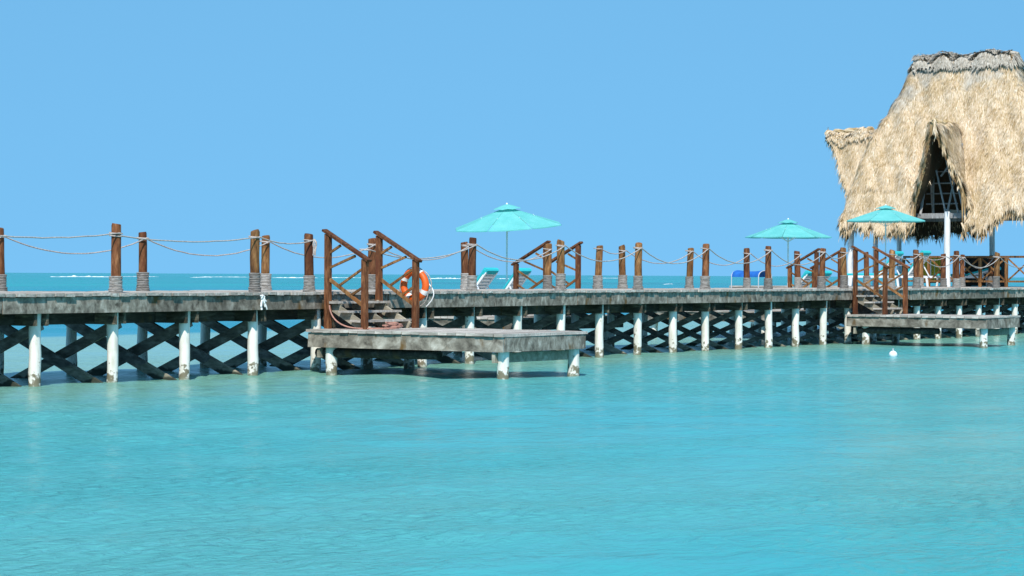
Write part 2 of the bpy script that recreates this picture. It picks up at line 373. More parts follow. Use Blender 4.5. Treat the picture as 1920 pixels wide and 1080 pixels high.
# ------------------------------------------------------------------ boarding platforms
def platform(label, xa, xb, ya, yb, posts, top=.80, apron=None):
    """ya, yb: edges; posts: list of (x, y)"""
    t = thing('boarding_platform', label, 'platform', (xa, ya, 0), 0, 'low boarding platforms along the pier'); off = Vector((xa, ya, 0))
    def part(mb, name, mat, smooth=False):
        mb.v = [tuple(Vector(q) - off) for q in mb.v]; return mb.build(name, M[mat], t, smooth)
    n = max(3, round((yb - ya) / .2)); w = (yb - ya) / n
    ms = []
    for q in range(4):
        e = random.uniform(0, .03)
        ms.append(MB().box((0, 0, -.025), (xb - xa + e, w - random.uniform(.01, .025), .05), None, .004).mesh('deck_plank', M['plank_wood']))
    for q in range(n):
        link('deck_plank', random.choice(ms), t, Vector(((xa + xb) / 2 + random.uniform(-.012, .012), ya + w * (q + .5), top + random.uniform(-.005, .005))) - off)
    zc, zh = top - .05 - .132, .255
    part(MB().box((xa + .05, (ya + yb) / 2, zc), (.05, yb - ya - .05, zh), None, .006), 'fascia_board', 'fascia_wood')
    part(MB().box((xb - .05, (ya + yb) / 2, zc), (.05, yb - ya - .05, zh), None, .006), 'fascia_board', 'fascia_wood')
    part(MB().box(((xa + xb) / 2, ya + .045, zc - .003), (xb - xa - .16, .05, zh), None, .006), 'fascia_board', 'fascia_wood')
    part(MB().box(((xa + xb) / 2, yb - .045, zc - .003), (xb - xa - .16, .05, zh), None, .006), 'fascia_board', 'fascia_wood')
    for q in range(1, 4):
        part(MB().box((xa + (xb - xa) * q / 4, (ya + yb) / 2, zc), (.06, yb - ya - .25, .2)), 'joist', 'beam_wood')
    if yb < 26: part(MB().box(((xa + xb) / 2, ya + .24, top - .42), (xb - xa - .12, .06, .17), None, .005), 'cross_beam', 'tan_wood')
    if yb < 26: part(MB().box(((xa + xb) / 2, yb - .24, top - .42), (xb - xa - .12, .06, .17), None, .005), 'cross_beam', 'tan_wood')
    if yb < 26: part(MB().tube([(xa + .22, ya + .3 * (yb - ya) + .2, top - .40), (xa + .22, yb - .1, top - .42)], .085, 10), 'round_beam', 'beam_wood', True)
    for (px_, py_) in posts:
        s = MB(); zs = [-1, 0, .25, top - .31]
        s.tube([(px_ + random.uniform(-.01, .01), py_, z) for z in zs], [.105 * random.uniform(.95, 1.06) for z in zs], 14)
        part(s, 'pile', 'pile_paint', True)
    return t
platform('grey boarding platform nearest the camera, below the stairs with the orange life ring', 30.46, 33.12, 21.05, 25.38,
         [(30.70, 21.22), (32.92, 21.22), (32.92, 24.9), (30.67, 24.95)])
platform('smaller grey boarding platform at right, in front of the thatched pavilion', 52.6, 54.95, 21.45, 25.38,
         [(52.85, 21.62), (54.72, 21.62), (54.72, 24.9), (52.85, 24.9)])
platform('low platform behind the pier carrying the largest aqua parasol and two loungers', 42.4, 47.3, 28.95, 33.3,
         [(42.7, 33.0), (47.0, 33.0), (42.7, 29.4), (47.0, 29.4), (44.8, 33.0)])
platform('low platform behind the pier carrying the middle parasol and the blue sunshade', 55.3, 62.6, 28.95, 33.3,
         [(55.6, 33.0), (62.3, 33.0), (55.6, 29.4), (62.3, 29.4), (58.9, 33.0)])

# ------------------------------------------------------------------ stairs
def stairs(label, xa, xb, d):
    """d = -1 descends from the front edge, +1 from the rear edge"""
    ye = YF if d < 0 else YR
    t = thing('wooden_stairs', label, 'stairs', (xa, ye, .8), 0, 'short wooden stairs from the deck'); off = Vector((xa, ye, .8))
    def part(mb, name, mat, smooth=False, par=None):
        mb.v = [tuple(Vector(q) - off) for q in mb.v]; return mb.build(name, M[mat], par or t, smooth)
    yu, yl = ye + d * .07, ye + d * .93
    for q in range(3):
        z = DECK - .167 * (q + 1)
        part(MB().box(((xa + xb) / 2, ye + d * (.20 + .265 * q), z - .02), (xb - xa + .06, .25, .04), None, .004), 'tread', 'plank_wood')
    for fx in (.06, .5, .94):
        xx = xa + (xb - xa) * fx
        sg_ = part(MB().beam((xx, ye + d * .06, 1.24), (xx, ye + d * .86, .80 + .03), .045, .17, j=.004), 'stringer', 'tan_wood')
        for q in range(3):
            zt = DECK - .167 * (q + 1) - .042
            part(MB().beam((xx, ye + d * (.24 + .265 * q), zt - .15), (xx, ye + d * (.31 + .265 * q), zt), .04, .05, up=(0, 1, 0), j=.003), 'tread_bracket', 'tan_wood', False, sg_)
    part(MB().box(((xa + xb) / 2, ye + d * .035, 1.0), (xb - xa - .1, .03, .36), None, .004), 'back_board', 'beam_wood')
    for xx in (xa, xb):
        part(MB().box((xx, yu, (2.53 + .8) / 2), (.10, .10, 2.53 - .8), None, .005), 'newel_post', 'red_wood')
        part(MB().box((xx, yl, (2.07 + .8) / 2), (.10, .10, 2.07 - .8), None, .005), 'newel_post', 'red_wood')
        sl_ = (2.07 - 2.53) / .86
        hr = part(MB().beam((xx, yu - d * .09, 2.555 - sl_ * .09), (xx, yl + d * .10, 2.095 + sl_ * .10), .14, .045, j=.003), 'handrail', 'red_wood')
        part(MB().beam((xx, yu + d * .05, 1.70), (xx, yl - d * .05, 1.24), .045, .055, j=.003), 'lower_rail', 'gold_wood', False, hr)
        for fa, za, fb, zb in ((.06, 2.19, .34, 2.32), (.06, 1.92, .74, 2.13), (.29, 1.58, .94, 1.90), (.62, 1.41, .94, 1.56)):
            part(MB().beam((xx, yu + d * .86 * fa, za), (xx, yu + d * .86 * fb, zb), .038, .042, j=.003), 'baluster', 'gold_wood', False, hr)
    return t
stairs('brown railed stairs with the orange life ring, down to the nearest platform', 31.08, 32.60, -1)
stairs('brown railed stairs in front of the pavilion, down to the right-hand platform', 53.2, 54.5, -1)
stairs('brown railed stairs on the far side beside the two loungers and largest parasol', 43.33, 44.75, 1)
stairs('brown railed stairs on the far side right of the middle parasol', 57.6, 59.15, 1)

# ------------------------------------------------------------------ rope posts and ropes
def post_mesh(mat):
    s = MB(); zs = [.02, .3, .6, .85, 1.05, 1.075]; r = random.uniform(.076, .086); bx_, by_ = random.uniform(-.02, .02), random.uniform(-.02, .02)
    s.tube([(bx_ * z + random.uniform(-.006, .006), by_ * z + random.uniform(-.006, .006), z) for z in zs], [r * q for q in (1.04, 1.02, 1.0, .99, .97, .88)], 12)
    return s.mesh('post', M[mat], True)
def wrap_mesh():
    s = MB(); pts, rad = [], []; n = 11
    for q in range(n):
        z = .004 + q * .03; b_ = .112 + random.uniform(-.006, .006) + (.012 if q < 3 else 0)
        for dz, dr in ((0, -.010), (.009, .004), (.021, .004)): pts.append((0, 0, z + dz)); rad.append(b_ + dr)
    pts.append((0, 0, .004 + n * .03)); rad.append(.095); s.tube(pts, rad, 14); return s.mesh('rope_wrap', M['wrap_rope'], True)
POSTS = [post_mesh(q) for q in ('red_wood', 'gold_wood', 'red_wood', 'gold_wood', 'red_wood')]; WRAPS = [wrap_mesh() for q in range(4)]
YPF, YPR = 25.78, 28.25
FRONT = [19.2, 22.6, 26.06, 29.52, 31.03, 36.18, 39.47, 42.69, 45.79, 49.01, 52.0, 53.35, 56.35, 58.05, 60.93, 64.0, 67.0]
REAR = [19.0, 22.4, 25.8, 29.25, 32.66, 36.05, 39.40, 42.70, 44.9, 46.05, 49.35, 52.48, 55.5, 60.0, 63.9, 65.7, 67.2, 69.6]
def rope_post(x, y, label, h=1.0):
    t = thing('rope_post', label, 'post', (x, y, DECK), 0, 'wooden rope posts along the pier deck')
    o = link('post', random.choice(POSTS), t); o.rotation_euler.x = random.uniform(-.02, .02); o.rotation_euler.y = random.uniform(-.02, .02); o.rotation_euler.z = random.uniform(0, 6.28); o.scale.z = h
    o = link('rope_wrap', random.choice(WRAPS), t); o.rotation_euler.z = random.uniform(0, 6.28); o.scale = (random.uniform(.9, 1.06), random.uniform(.9, 1.06), random.uniform(.8, 1.1))
    return t
nv = 0
for q, x in enumerate(FRONT):
    if x < 24: lab = 'brown rope post, front edge, outside the picture at left' + (', farthest out' if q == 0 else ', next to the border')
    elif x > 66: lab = 'brown rope post with grey wrap, front edge, just past the right border'
    else: lab = 'brown rope post with grey wrap, front edge, %s from the left' % ORD[nv]; nv += 1
    rope_post(x, YPF, lab, random.uniform(.97, 1.03) * (1.04 if abs(x - 26.06) < .1 else 1))
nv = 0
for q, x in enumerate(REAR):
    if x < 25: lab = 'brown rope post, rear edge, outside the picture at left' + (', farthest out' if q == 0 else ', next to the border')
    else: lab = 'brown rope post with grey wrap, rear edge, %s from the left' % (ORD[nv]); nv += 1
    rope_post(x, YPR, lab, random.uniform(.97, 1.02))
def rope(a, b, sag, label, name='sagging_rope'):
    pts = []; n = 18; a = Vector(a); b = Vector(b)
    for q in range(n + 1):
        t = q / n; c = a.lerp(b, t); c.z -= sag * 4 * t * (1 - t); c.z += random.uniform(-.004, .004); pts.append(c - a)
    s = MB()
    for e, nx_ in ((pts[0], pts[1]), (pts[-1], pts[-2])):       # the turn of rope round each post
        c = Vector((e.x, 0, e.z))
        s.tube([(c.x + .103 * math.cos(w), c.y + .103 * math.sin(w), c.z + .01 * math.sin(w)) for w in [6.2832 * z / 14 for z in range(15)]], .012, 6)
    s.tube([(q.x, q.y - .1 + .0, q.z) for q in pts], .0125, 6)
    o = s.build(name, M['pale_rope'], None, True); o.location = a
    return tag(o, label, 'rope', 'pale ropes strung between the posts')
def row(xs_, y, gaps, sags, rowname):
    n = 0
    for q in range(len(xs_) - 1):
        if q in gaps: continue
        a, b = xs_[q], xs_[q + 1]
        if b - a < .8: continue
        vis = sum(1 for w in xs_[:q + 1] if w > 24) - 1
        if b < 24: lab = 'pale rope of the %s row, wholly left of the picture' % rowname
        elif vis < 0: lab = 'pale rope of the %s row entering at the left border' % rowname
        else: lab = 'pale sagging rope of the %s row, from the %s post to the next' % (rowname, ORD[min(vis, 15)])
        zz_ = DECK + .97
        rope((a, y, zz_ + random.uniform(-.03, .02)), (b, y, zz_ + random.uniform(-.03, .02)), sags(a, b), lab)
row(FRONT, YPF, {4, 11}, lambda a, b: .09 if a < 31 else (.33 if b - a > 2 else .15) * random.uniform(.9, 1.1), 'front')
row(REAR, YPR, {7, 12}, lambda a, b: (.30 if b - a > 2 else .1) * random.uniform(.95, 1.15), 'rear')
# rope from the right newel of the near stairs to the next front post
rope((32.68, YPF, DECK + .80), (36.18, YPF, DECK + .93), .22, 'pale sagging rope from the near stair rail to the next front post')
# frayed rope end hanging at the post left of the stairs, and a white cloth knot at a pile
s = MB()
for q in range(3):
    pts = [(.0 + .01 * q, -.10, 0)]
    for w in range(6): pts.append((random.uniform(-.02, .02) + .02 * (q - 1), -.115 - .012 * q, -.05 * (w + 1)))
    s.tube(pts, .012, 6)
o = s.build('rope_end', M['pale_rope'], None, True); o.location = (31.03, YPF, DECK + .97)
tag(o, 'frayed pale rope end hanging from the post left of the near stairs', 'rope')
s = MB()
for q in range(9):
    pts = [(0, 0, 0)]; d = Vector((random.uniform(-.12, .16), -.03, random.uniform(-.34, .06)))
    for w in range(1, 6): pts.append(tuple(d * (w / 5) + Vector((random.uniform(-.018, .018), random.uniform(-.03, 0), random.uniform(-.02, .02)))))
    s.tube(pts, [random.uniform(.018, .032) for w in pts], 6)
s.tube([(.07 * math.cos(w * .6), -.03 + .02 * math.sin(w), .06 * math.sin(w * .6)) for w in range(11)], .028, 7)
s.v = [tuple(Vector(q) * .62) for q in s.v]; o = s.build('knotted_cloth', M['white_cloth'], None, True); o.location = (29.33, YF - .01, 1.38)
tag(o, 'knotted white cloth tied on the front fascia above the fourth pile', 'cloth')
# pinkish mooring rope looping from the left newel to a small coil on the platform
s = MB(); pts = []
for q in range(15):
    t = q / 14; pts.append((31.03 - .02 * math.sin(3 * t), 25.30 - .75 * t ** 1.6, 1.23 - .41 * (1 - (1 - t) ** 2.2)))
cx, cy = 31.5, 24.2
for q in range(46):
    w = q * .55; rr_ = .17 + .05 * math.sin(q * .9) - .0012 * q
    pts.append((cx + rr_ * math.cos(w + 2.6) * 1.25, cy + rr_ * math.sin(w + 2.6) * .8, .82 + .0024 * q))
s.tube([Vector(q) - Vector((31.3, 25.2, .8)) for q in pts], .014, 7)
o = s.build('mooring_rope', M['pink_rope'], None, True); o.location = (31.3, 25.2, .8)
tag(o, 'pinkish mooring rope looping down from the stair post to a coil', 'rope')

# ------------------------------------------------------------------ life ring
ring = thing('life_ring', 'orange life ring with white bands hung on the near stair rail', 'life ring', (32.76, 24.66, 1.6))
def torus_arc(Rm, rm, a0, a1, n, seg=12, closed=False):
    s = MB(); pts = [(0, Rm * math.cos(a0 + (a1 - a0) * q / n), Rm * math.sin(a0 + (a1 - a0) * q / n)) for q in range(n + 1)]
    s.tube(pts, rm, seg, not closed); return s
bodym = torus_arc(.255, .068, 0, 2 * math.pi, 40, 14, True)
body = bodym.build('ring', M['ring_orange'], ring, True)
for q in range(4):
    a = R(20 + 90 * q); torus_arc(.255, .0715, a, a + R(17), 5).build('band', M['white_cloth'], body, True)
s = MB()
for q in range(4):
    a0, a1 = R(28 + 90 * q), R(118 + 90 * q)
    s.tube([(.03, (.325 + .05 * math.sin(math.pi * w / 12)) * math.cos(a0 + (a1 - a0) * w / 12), (.325 + .05 * math.sin(math.pi * w / 12)) * math.sin(a0 + (a1 - a0) * w / 12) - .03 * math.sin(math.pi * w / 12)) for w in range(13)], .009, 6)
s.build('grab_line', M['pale_rope'], body, True)
s = MB(); s.tube([(.06, -.20 - .20 * math.sin(w * .3) , .10 - .05 * w) for w in range(11)], .011, 6)
s.tube([(.07, -.02 * math.sin(w), .2 - .045 * w) for w in range(10)], .016, 6); s.build('throw_line', M['white_cloth'], ring, True)

# ------------------------------------------------------------------ parasols
def parasol(label, loc, rad, tall, tilt=(0, 0), rz=0.0, rise=.50):
    t = thing('parasol', label, 'parasol', loc, rz, 'aqua beach parasols')
    # stand and pole
    s = MB(); s.tube([(0, 0, 0), (0, 0, .05), (0, 0, .055), (0, 0, .30)], [.26, .25, .04, .035], 20); s.build('stand', M['white_plastic'], t, True)
    MB().tube([(0, 0, .05), (0, 0, tall - .02)], .022, 10).build('pole', M['pole_white'], t, True)
    rot = Matrix.Rotation(-rz, 3, 'Z') @ Matrix.Rotation(tilt[0], 3, RIGHT) @ Matrix.Rotation(tilt[1], 3, FWD) @ Matrix.Rotation(rz, 3, 'Z'); top = Vector((0, 0, tall))
    def xf(mb): mb.v = [tuple(rot @ Vector(q) + top) for q in mb.v]; return mb
    prof = [(.10, -.04), (.4, -.19), (.7, -.345), (.88, -.435), (1.0, -.495)]
    for q in range(8):
        s = MB(); a0, a1 = R(45 * q + .4), R(45 * q + 44.6); nseg = 6; vs = []
        for fr, z in prof:
            for w in range(nseg + 1):
                tt = w / nseg; a = a0 + (a1 - a0) * tt; sc = math.cos(R(22.5)) / math.cos(a - (a0 + a1) / 2)
                sc = .35 + .65 * sc if False else sc
                sg = -.012 * fr * math.sin(math.pi * tt)            # cloth sags between the ribs
                vs.append((rad * fr * sc / math.cos(R(22.5)) * math.cos(a), rad * fr * sc / math.cos(R(22.5)) * math.sin(a), z * rise / .5 * 1.0 + sg))
        fs = [(i * (nseg + 1) + w, i * (nseg + 1) + w + 1, (i + 1) * (nseg + 1) + w + 1, (i + 1) * (nseg + 1) + w) for i in range(len(prof) - 1) for w in range(nseg)]
        # short valance hanging from the rim
        o_ = len(vs); last = (len(prof) - 1) * (nseg + 1)
        for w in range(nseg + 1): a = vs[last + w]; vs.append((a[0] * 1.002, a[1] * 1.002, a[2] - .025))
        fs += [(last + w, last + w + 1, o_ + w + 1, o_ + w) for w in range(nseg)]
        s.add(vs, fs); cp = xf(s).build('canopy_panel', M['aqua_canvas'], t, True)
        a = R(45 * q); s = MB(); s.tube([(rad * fr * math.cos(a), rad * fr * math.sin(a), z * rise / .5 - .022) for fr, z in prof], .010, 5); rb = xf(s).build('rib', M['white_plastic'], t)
        s = MB(); s.tube([(.02 * math.cos(a), .02 * math.sin(a), -.62), (rad * .55 * math.cos(a), rad * .55 * math.sin(a), -.24 * rise / .5)], .008, 5); xf(s).build('strut', M['white_plastic'], rb)
    # raised vent cap
    s = MB(); vs = [(0, 0, .085)]; n = 16
    for fr, z in ((.12, .04), (.27, -.045)):
        for w in range(n):
            a = 2 * math.pi * w / n; k_ = 1 if w % 2 == 0 else .955
            vs.append((rad * fr * k_ * math.cos(a), rad * fr * k_ * math.sin(a), z + (.018 if w % 2 and fr > .2 else 0)))
    fs = [(0, 1 + w, 1 + (w + 1) % n) for w in range(n)] + [(1 + w, 1 + n + w, 1 + n + (w + 1) % n, 1 + (w + 1) % n) for w in range(n)]
    s.add(vs, fs); vc = xf(s).build('vent_cap', M['aqua_canvas'], t, True)
    s = MB(); s.tube([(0, 0, .04), (0, 0, .075), (0, 0, .10), (0, 0, .115)], [.016, .028, .022, .004], 10); xf(s).build('finial', M['pole_white'], vc, True)
    return t
parasol('largest aqua parasol, slightly tilted, above the two loungers near the middle', (45.8, 31.55, .80), 1.33, 2.72, (R(5), R(-3.5)), R(14), .49)
parasol('aqua parasol on a white pole standing left of the pavilion', (61.2, 31.5, .80), 1.25, 2.70, (0, 0), R(20), .48)
parasol('aqua parasol under the left eave of the thatched pavilion', (66.2, 30.5, DECK), 1.26, 2.60, (0, 0), R(3), .44)

# ------------------------------------------------------------------ loungers
def lounger(label, loc, rz=0.0, back=50, cushion=True, group='white slatted sun loungers'):
    """head at local y = 0, feet toward +y"""
    t = thing('sun_lounger', label, 'sun lounger', loc, rz, group); w = .64
    for sx in (-1, 1):
        MB().box((sx * (w / 2 - .025), 1.0, .33), (.05, 1.9, .07), None, .003).build('side_rail', M['white_plastic'], t)
        for y in (.25, 1.75): MB().beam((sx * (w / 2 - .025), y, .30), (sx * (w / 2 - .025), y + (.04 if y > 1 else -.04), 0), .05, .06, up=(0, 1, 0)).build('leg', M['white_plastic'], t)
    sm = MB().box((0, 0, 0), (w - .1, .075, .02)).mesh('slat', M['white_plastic'])
    for q in range(12): link('slat', sm, t, (0, .72 + .1 * q, .355))
    bk = R(back); hy, hz = .68, .36
    up_ = Vector((0, -math.cos(bk), math.sin(bk))); nn = Vector((0, math.sin(bk), math.cos(bk)))
    for sx in (-1, 1):
        a = Vector((sx * (w / 2 - .075), hy, hz)); MB().beam(a, a + up_ * .92, .05, .05, up=nn).build('back_rail', M['white_plastic'], t)
        a2 = Vector((sx * (w / 2 - .075), hy, hz)) + up_ * .5; MB().beam(a2, (a2.x, .12, .33), .03, .03, up=(1, 0, 0)).build('back_prop', M['white_plastic'], t)
    rot = Matrix((Vector((1, 0, 0)), up_, nn)).transposed()
    for q in range(9):
        MB().box(Vector((0, hy, hz)) + up_ * (.06 + .1 * q), (w - .12, .07, .018), rot).build('slat', M['white_plastic'], t)
    if cushion:
        s = MB()
        def pad(c, d, rt):
            # softened slab: three stacked, inset rings
            v, fcs = [], []; x_, y_, z_ = d[0] / 2, d[1] / 2, d[2] / 2
            for zz_, ins in ((-z_, .02), (-z_ * .4, 0), (z_ * .4, 0), (z_, .025)):
                for a, b_ in ((-1, -1), (1, -1), (1, 1), (-1, 1)): v.append(rt @ Vector((a * (x_ - ins), b_ * (y_ - ins), zz_)) + Vector(c))
            for L in range(3):
                for e in range(4): fcs.append((L * 4 + e, L * 4 + (e + 1) % 4, L * 4 + 4 + (e + 1) % 4, L * 4 + 4 + e))
            fcs += [(3, 2, 1, 0), (12, 13, 14, 15)]; s.add(v, fcs)
        pad(Vector((0, hy, hz)) + up_ * .47 + nn * .06, (w - .06, .94, .07), rot)
        bc = s.build('back_cushion', M['aqua_cushion'], t)
        s = MB(); pad((0, 1.3, .40), (w - .06, 1.2, .07), Matrix.Identity(3)); s.build('seat_cushion', M['aqua_cushion'], t)
        s = MB(); pad(Vector((0, hy, hz)) + up_ * .92 + nn * .045, (w - .08, .16, .13), rot); s.build('head_roll', M['aqua_cushion'], bc)
    return t
lounger('white sun lounger with aqua cushion, left of the pair under the largest parasol', (43.75, 30.95 - .45, .80), R(3))
lounger('white sun lounger with aqua cushion, right of the pair beside the parasol pole', (45.15, 30.95 - .45, .80), R(-2))
lounger('white sun lounger with aqua cushion, just left of the middle parasol pole', (60.25, 30.15, .80), R(2))
lounger('white sun lounger with aqua cushion, right of the middle parasol pole behind the stairs', (61.75, 30.35, .80), R(-3))
lounger('white sun lounger on the deck, left of the pair below the pavilion parasol', (65.35, 29.55, DECK), R(4), 48)
lounger('white sun lounger on the deck, right of the pair below the pavilion parasol', (67.0, 29.3, DECK), R(-3), 52)
lounger('low white lounger laid flat beside the pavilion post', (69.95, 28.4, DECK), R(0), 14, True)

# blue sunshade on hoops behind the pier
t = thing('sunshade', 'blue cloth sunshade on bent metal hoops behind the pier', 'sunshade', (55.75, 29.85, .80))
hw, hl = .40, .52
s = MB(); vs, fs = [], []; na, nb = 12, 8
for i_ in range(na + 1):
    a = math.pi * (.02 + .96 * i_ / na)
    for j_ in range(nb + 1):
        y_ = -hl + 2 * hl * j_ / nb; sg = .035 * math.sin(math.pi * j_ / nb)
        vs.append((-.02 + y_ * .3 + hw * math.cos(a), y_, .93 + (.24 - sg) * math.sin(a) ** .6))
fs = [(i_ * (nb + 1) + j_, i_ * (nb + 1) + j_ + 1, (i_ + 1) * (nb + 1) + j_ + 1, (i_ + 1) * (nb + 1) + j_) for i_ in range(na) for j_ in range(nb)]
s.add(vs, fs); s.build('cloth', M['blue_cloth'], t, True)
for y_ in (-hl, hl):
    s = MB(); s.tube([(-.02 + y_ * .3 + hw, y_, 0), (-.02 + y_ * .3 + hw, y_, .9)] + [(-.02 + y_ * .3 + hw * math.cos(math.pi * w / 12), y_, .92 + .235 * max(0, math.sin(math.pi * w / 12)) ** .6) for w in range(13)] + [(-.02 + y_ * .3 - hw, y_, .9), (-.02 + y_ * .3 - hw, y_, 0)], .014, 6)
    s.build('hoop', M['grey_metal'], t, True)

# ------------------------------------------------------------------ pavilion
PC = Vector((71.0, 29.6, DECK))
hut = thing('thatched_pavilion', 'tall thatched palm pavilion with peaked dormers at the pier head', 'pavilion', tuple(PC))
def hut_part(mb, name, mat, smooth=False, par=None):
    mb.v = [tuple(Vector(q) - PC) for q in mb.v]; return mb.build(name, M[mat], par or hut, smooth)
for (xx, yy_, r_) in ((69, 26.1, .10), (69, 29.55, .11), (69, 33.1, .10), (71, 33.1, .09), (73, 33.1, .09), (73, 29.55, .10), (73, 26.1, .10), (71, 26.1, .09)):
    s = MB(); s.tube([(xx + random.uniform(-.02, .02), yy_ + random.uniform(-.02, .02), z) for z in (DECK, 2.3, 3.2, 4.0)], [r_, r_ * .98, r_ * .95, r_ * .92], 12)
    hut_part(s, 'post', 'post_paint', True)
for a, b_ in (((69, 25.9, 3.86), (69, 33.3, 3.86)), ((73, 25.9, 3.86), (73, 33.3, 3.86)), ((68.8, 26.1, 3.98), (73.2, 26.1, 3.98)), ((68.8, 33.1, 3.98), (73.2, 33.1, 3.98)), ((69, 29.55, 3.99), (73, 29.55, 3.99))):
    hut_part(MB().beam(a, b_, .12, .17, j=.006), 'beam', 'pole_grey')
# roof form: z over the plan
RY0, RY1, RX = 28.0, 31.5, 71.0
PX = np.array([0, .22, .8, 1.5, 2.15, 2.7, 3.4]); PXZ = np.array([9.40, 9.32, 7.75, 6.25, 4.95, 3.4, .6])
PY = np.array([0, .30, 1.05, 1.45, 1.8, 2.4]); PYZ = np.array([9.40, 8.5, 6.9, 5.4, 3.4, -.6])
DZ = np.array([0, .12, .6, 1.15, 1.7, 2.4]); DZZ = np.array([6.95, 6.8, 5.25, 3.95, 2.7, 1.0])
def rnoise(x, y):
    return .05 * np.sin(5.1 * x + 1.3 * y) + .06 * np.sin(2.3 * x - 4.1 * y + 1) + .05 * np.sin(7.7 * y + 2 * x + 2) + .04 * np.sin(11 * x - 9 * y)
def roof(x, y):
    dx = np.abs(x - RX); dy = np.maximum(np.maximum(RY0 - y, y - RY1), 0)
    zx = np.interp(dx, PX, PXZ); zy = np.interp(dy, PY, PYZ); k_ = .55
    h = np.clip(.5 + .5 * (zy - zx) / k_, 0, 1); main = zy * (1 - h) + zx * h - k_ * h * (1 - h)
    main = np.where(dy <= 0, zx, main)
    lat = np.abs(y - 29.55); outx = np.abs(x - RX)
    d1 = np.where(outx < 3.25 - .85 * np.clip(lat / 1.15, 0, 1), np.interp(lat, DZ, DZZ), -9)
    lat2 = np.abs(x - RX); outy = np.where(y > 29.75, y - 29.75, 29.75 - y)
    d2 = np.where(outy < 5.35 - 1.85 * np.clip(lat2 / 1.2, 0, 1) ** .8, np.interp(lat2, DZ, DZZ), -9)
    d1 = np.where(outx > .3, d1, -9); d2 = np.where(outy > .3, d2, -9)
    return np.maximum(main, np.maximum(d1, d2)) + rnoise(x, y)
st = .06
gx = np.arange(67.2, 74.8, st); gy = np.arange(23.8, 35.6, st)
GX, GY = np.meshgrid(gx, gy); GZ = roof(GX, GY)
lobe = np.exp(-((GY - 27.95) / .38) ** 2); righty = 1 / (1 + np.exp((GY - 28.55) / .12))
eave = 3.62 + np.where(GX < RX, righty * (.45 - .6 * lobe), 0) + .10 * np.sin(3.1 * GX + 2.2 * GY) + .07 * np.sin(9 * GY - 4 * GX)
ok = GZ > eave
idx = -np.ones(GX.shape, int)
quad = ok[:-1, :-1] & ok[1:, :-1] & ok[:-1, 1:] & ok[1:, 1:]
use = np.zeros_like(ok); use[:-1, :-1] |= quad; use[1:, :-1] |= quad; use[:-1, 1:] |= quad; use[1:, 1:] |= quad
idx[use] = np.arange(use.sum())
top = np.stack([GX[use], GY[use], GZ[use]], -1) - np.array(PC); n_ = len(top)
bot = top - np.array([0, 0, .42])
ii, jj = np.nonzero(quad)
q0, q1, q2, q3 = idx[ii, jj], idx[ii, jj + 1], idx[ii + 1, jj + 1], idx[ii + 1, jj]
fs = np.stack([q0, q1, q2, q3], -1); fb = np.stack([q3, q2, q1, q0], -1) + n_
qp = np.pad(quad, 1); rim = []
for (di, dj, a, b_) in ((-1, 0, q0, q1), (1, 0, q2, q3), (0, -1, q3, q0), (0, 1, q1, q2)):
    e = ~qp[ii + 1 + di, jj + 1 + dj]; rim.append(np.stack([b_[e], a[e], a[e] + n_, b_[e] + n_], -1))
allf = np.concatenate([fs, fb] + rim)
me = bpy.data.meshes.new('roof_shell'); me.from_pydata(np.concatenate([top, bot]).tolist(), [], allf.tolist())
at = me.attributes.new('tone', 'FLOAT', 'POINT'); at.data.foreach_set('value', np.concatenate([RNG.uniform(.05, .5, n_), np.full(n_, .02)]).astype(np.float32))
me.materials.append(M['thatch']); me.materials.append(M['thatch_under_shade']); mi = np.zeros(len(allf), np.int32); mi[len(fs):2 * len(fs)] = 1; me.polygons.foreach_set('material_index', mi); shell = link('roof_shell', me, hut)
# palm strips laid down the slope
def strips(P, D, N, L, Wd, lift, droop):
    """P roots, D downslope, N normal: tapered strips of three rows"""
    side = np.cross(D, N); side /= np.linalg.norm(side, axis=1, keepdims=True)
    Wd = Wd[:, None]; L = L[:, None]; lift = lift[:, None]; dr = np.array([0, 0, -1.]) * droop[:, None]
    a = P - side * Wd; b_ = P + side * Wd; mid = P + D * L * .55 + N * lift * .7
    tip = P + D * L + N * lift + dr
    c = mid - side * Wd * .8; d = mid + side * Wd * .8
    Vv = np.stack([a, b_, d, c, tip], 1).reshape(-1, 3); n = len(P); o = np.arange(n)[:, None] * 5
    q = (np.array([[0, 1, 2, 3]]) + o).tolist(); t_ = (np.array([[3, 2, 4]]) + o).tolist()
    return Vv, q + t_
eps = .02
zxp = (roof(GX + eps, GY) - roof(GX - eps, GY)) / (2 * eps); zyp = (roof(GX, GY + eps) - roof(GX, GY - eps)) / (2 * eps)
zxp = np.clip(zxp, -4, 4); zyp = np.clip(zyp, -4, 4)
area = np.sqrt(1 + zxp ** 2 + zyp ** 2) * quad_ if False else np.sqrt(1 + zxp ** 2 + zyp ** 2) * use
def sample(n, mask, wmul=1.0):
    pr = (area * mask).ravel(); pr = pr / pr.sum(); c = RNG.choice(pr.size, n, p=pr)
    x_ = GX.ravel()[c] + RNG.uniform(-st / 2, st / 2, n); y_ = GY.ravel()[c] + RNG.uniform(-st / 2, st / 2, n)
    z_ = GZ.ravel()[c]; sx, sy = zxp.ravel()[c], zyp.ravel()[c]
    z_ = z_ + sx * (x_ - GX.ravel()[c]) + sy * (y_ - GY.ravel()[c])
    N = np.stack([-sx, -sy, np.ones(n)], -1); N /= np.linalg.norm(N, axis=1, keepdims=True)
    g_ = np.sqrt(sx ** 2 + sy ** 2) + 1e-4
    D = np.stack([-sx / g_, -sy / g_, -g_], -1); D /= np.linalg.norm(D, axis=1, keepdims=True)
    sd = np.cross(D, N); D = D + sd * RNG.normal(0, .20, n)[:, None]; D /= np.linalg.norm(D, axis=1, keepdims=True)
    return np.stack([x_, y_, z_], -1), D, N
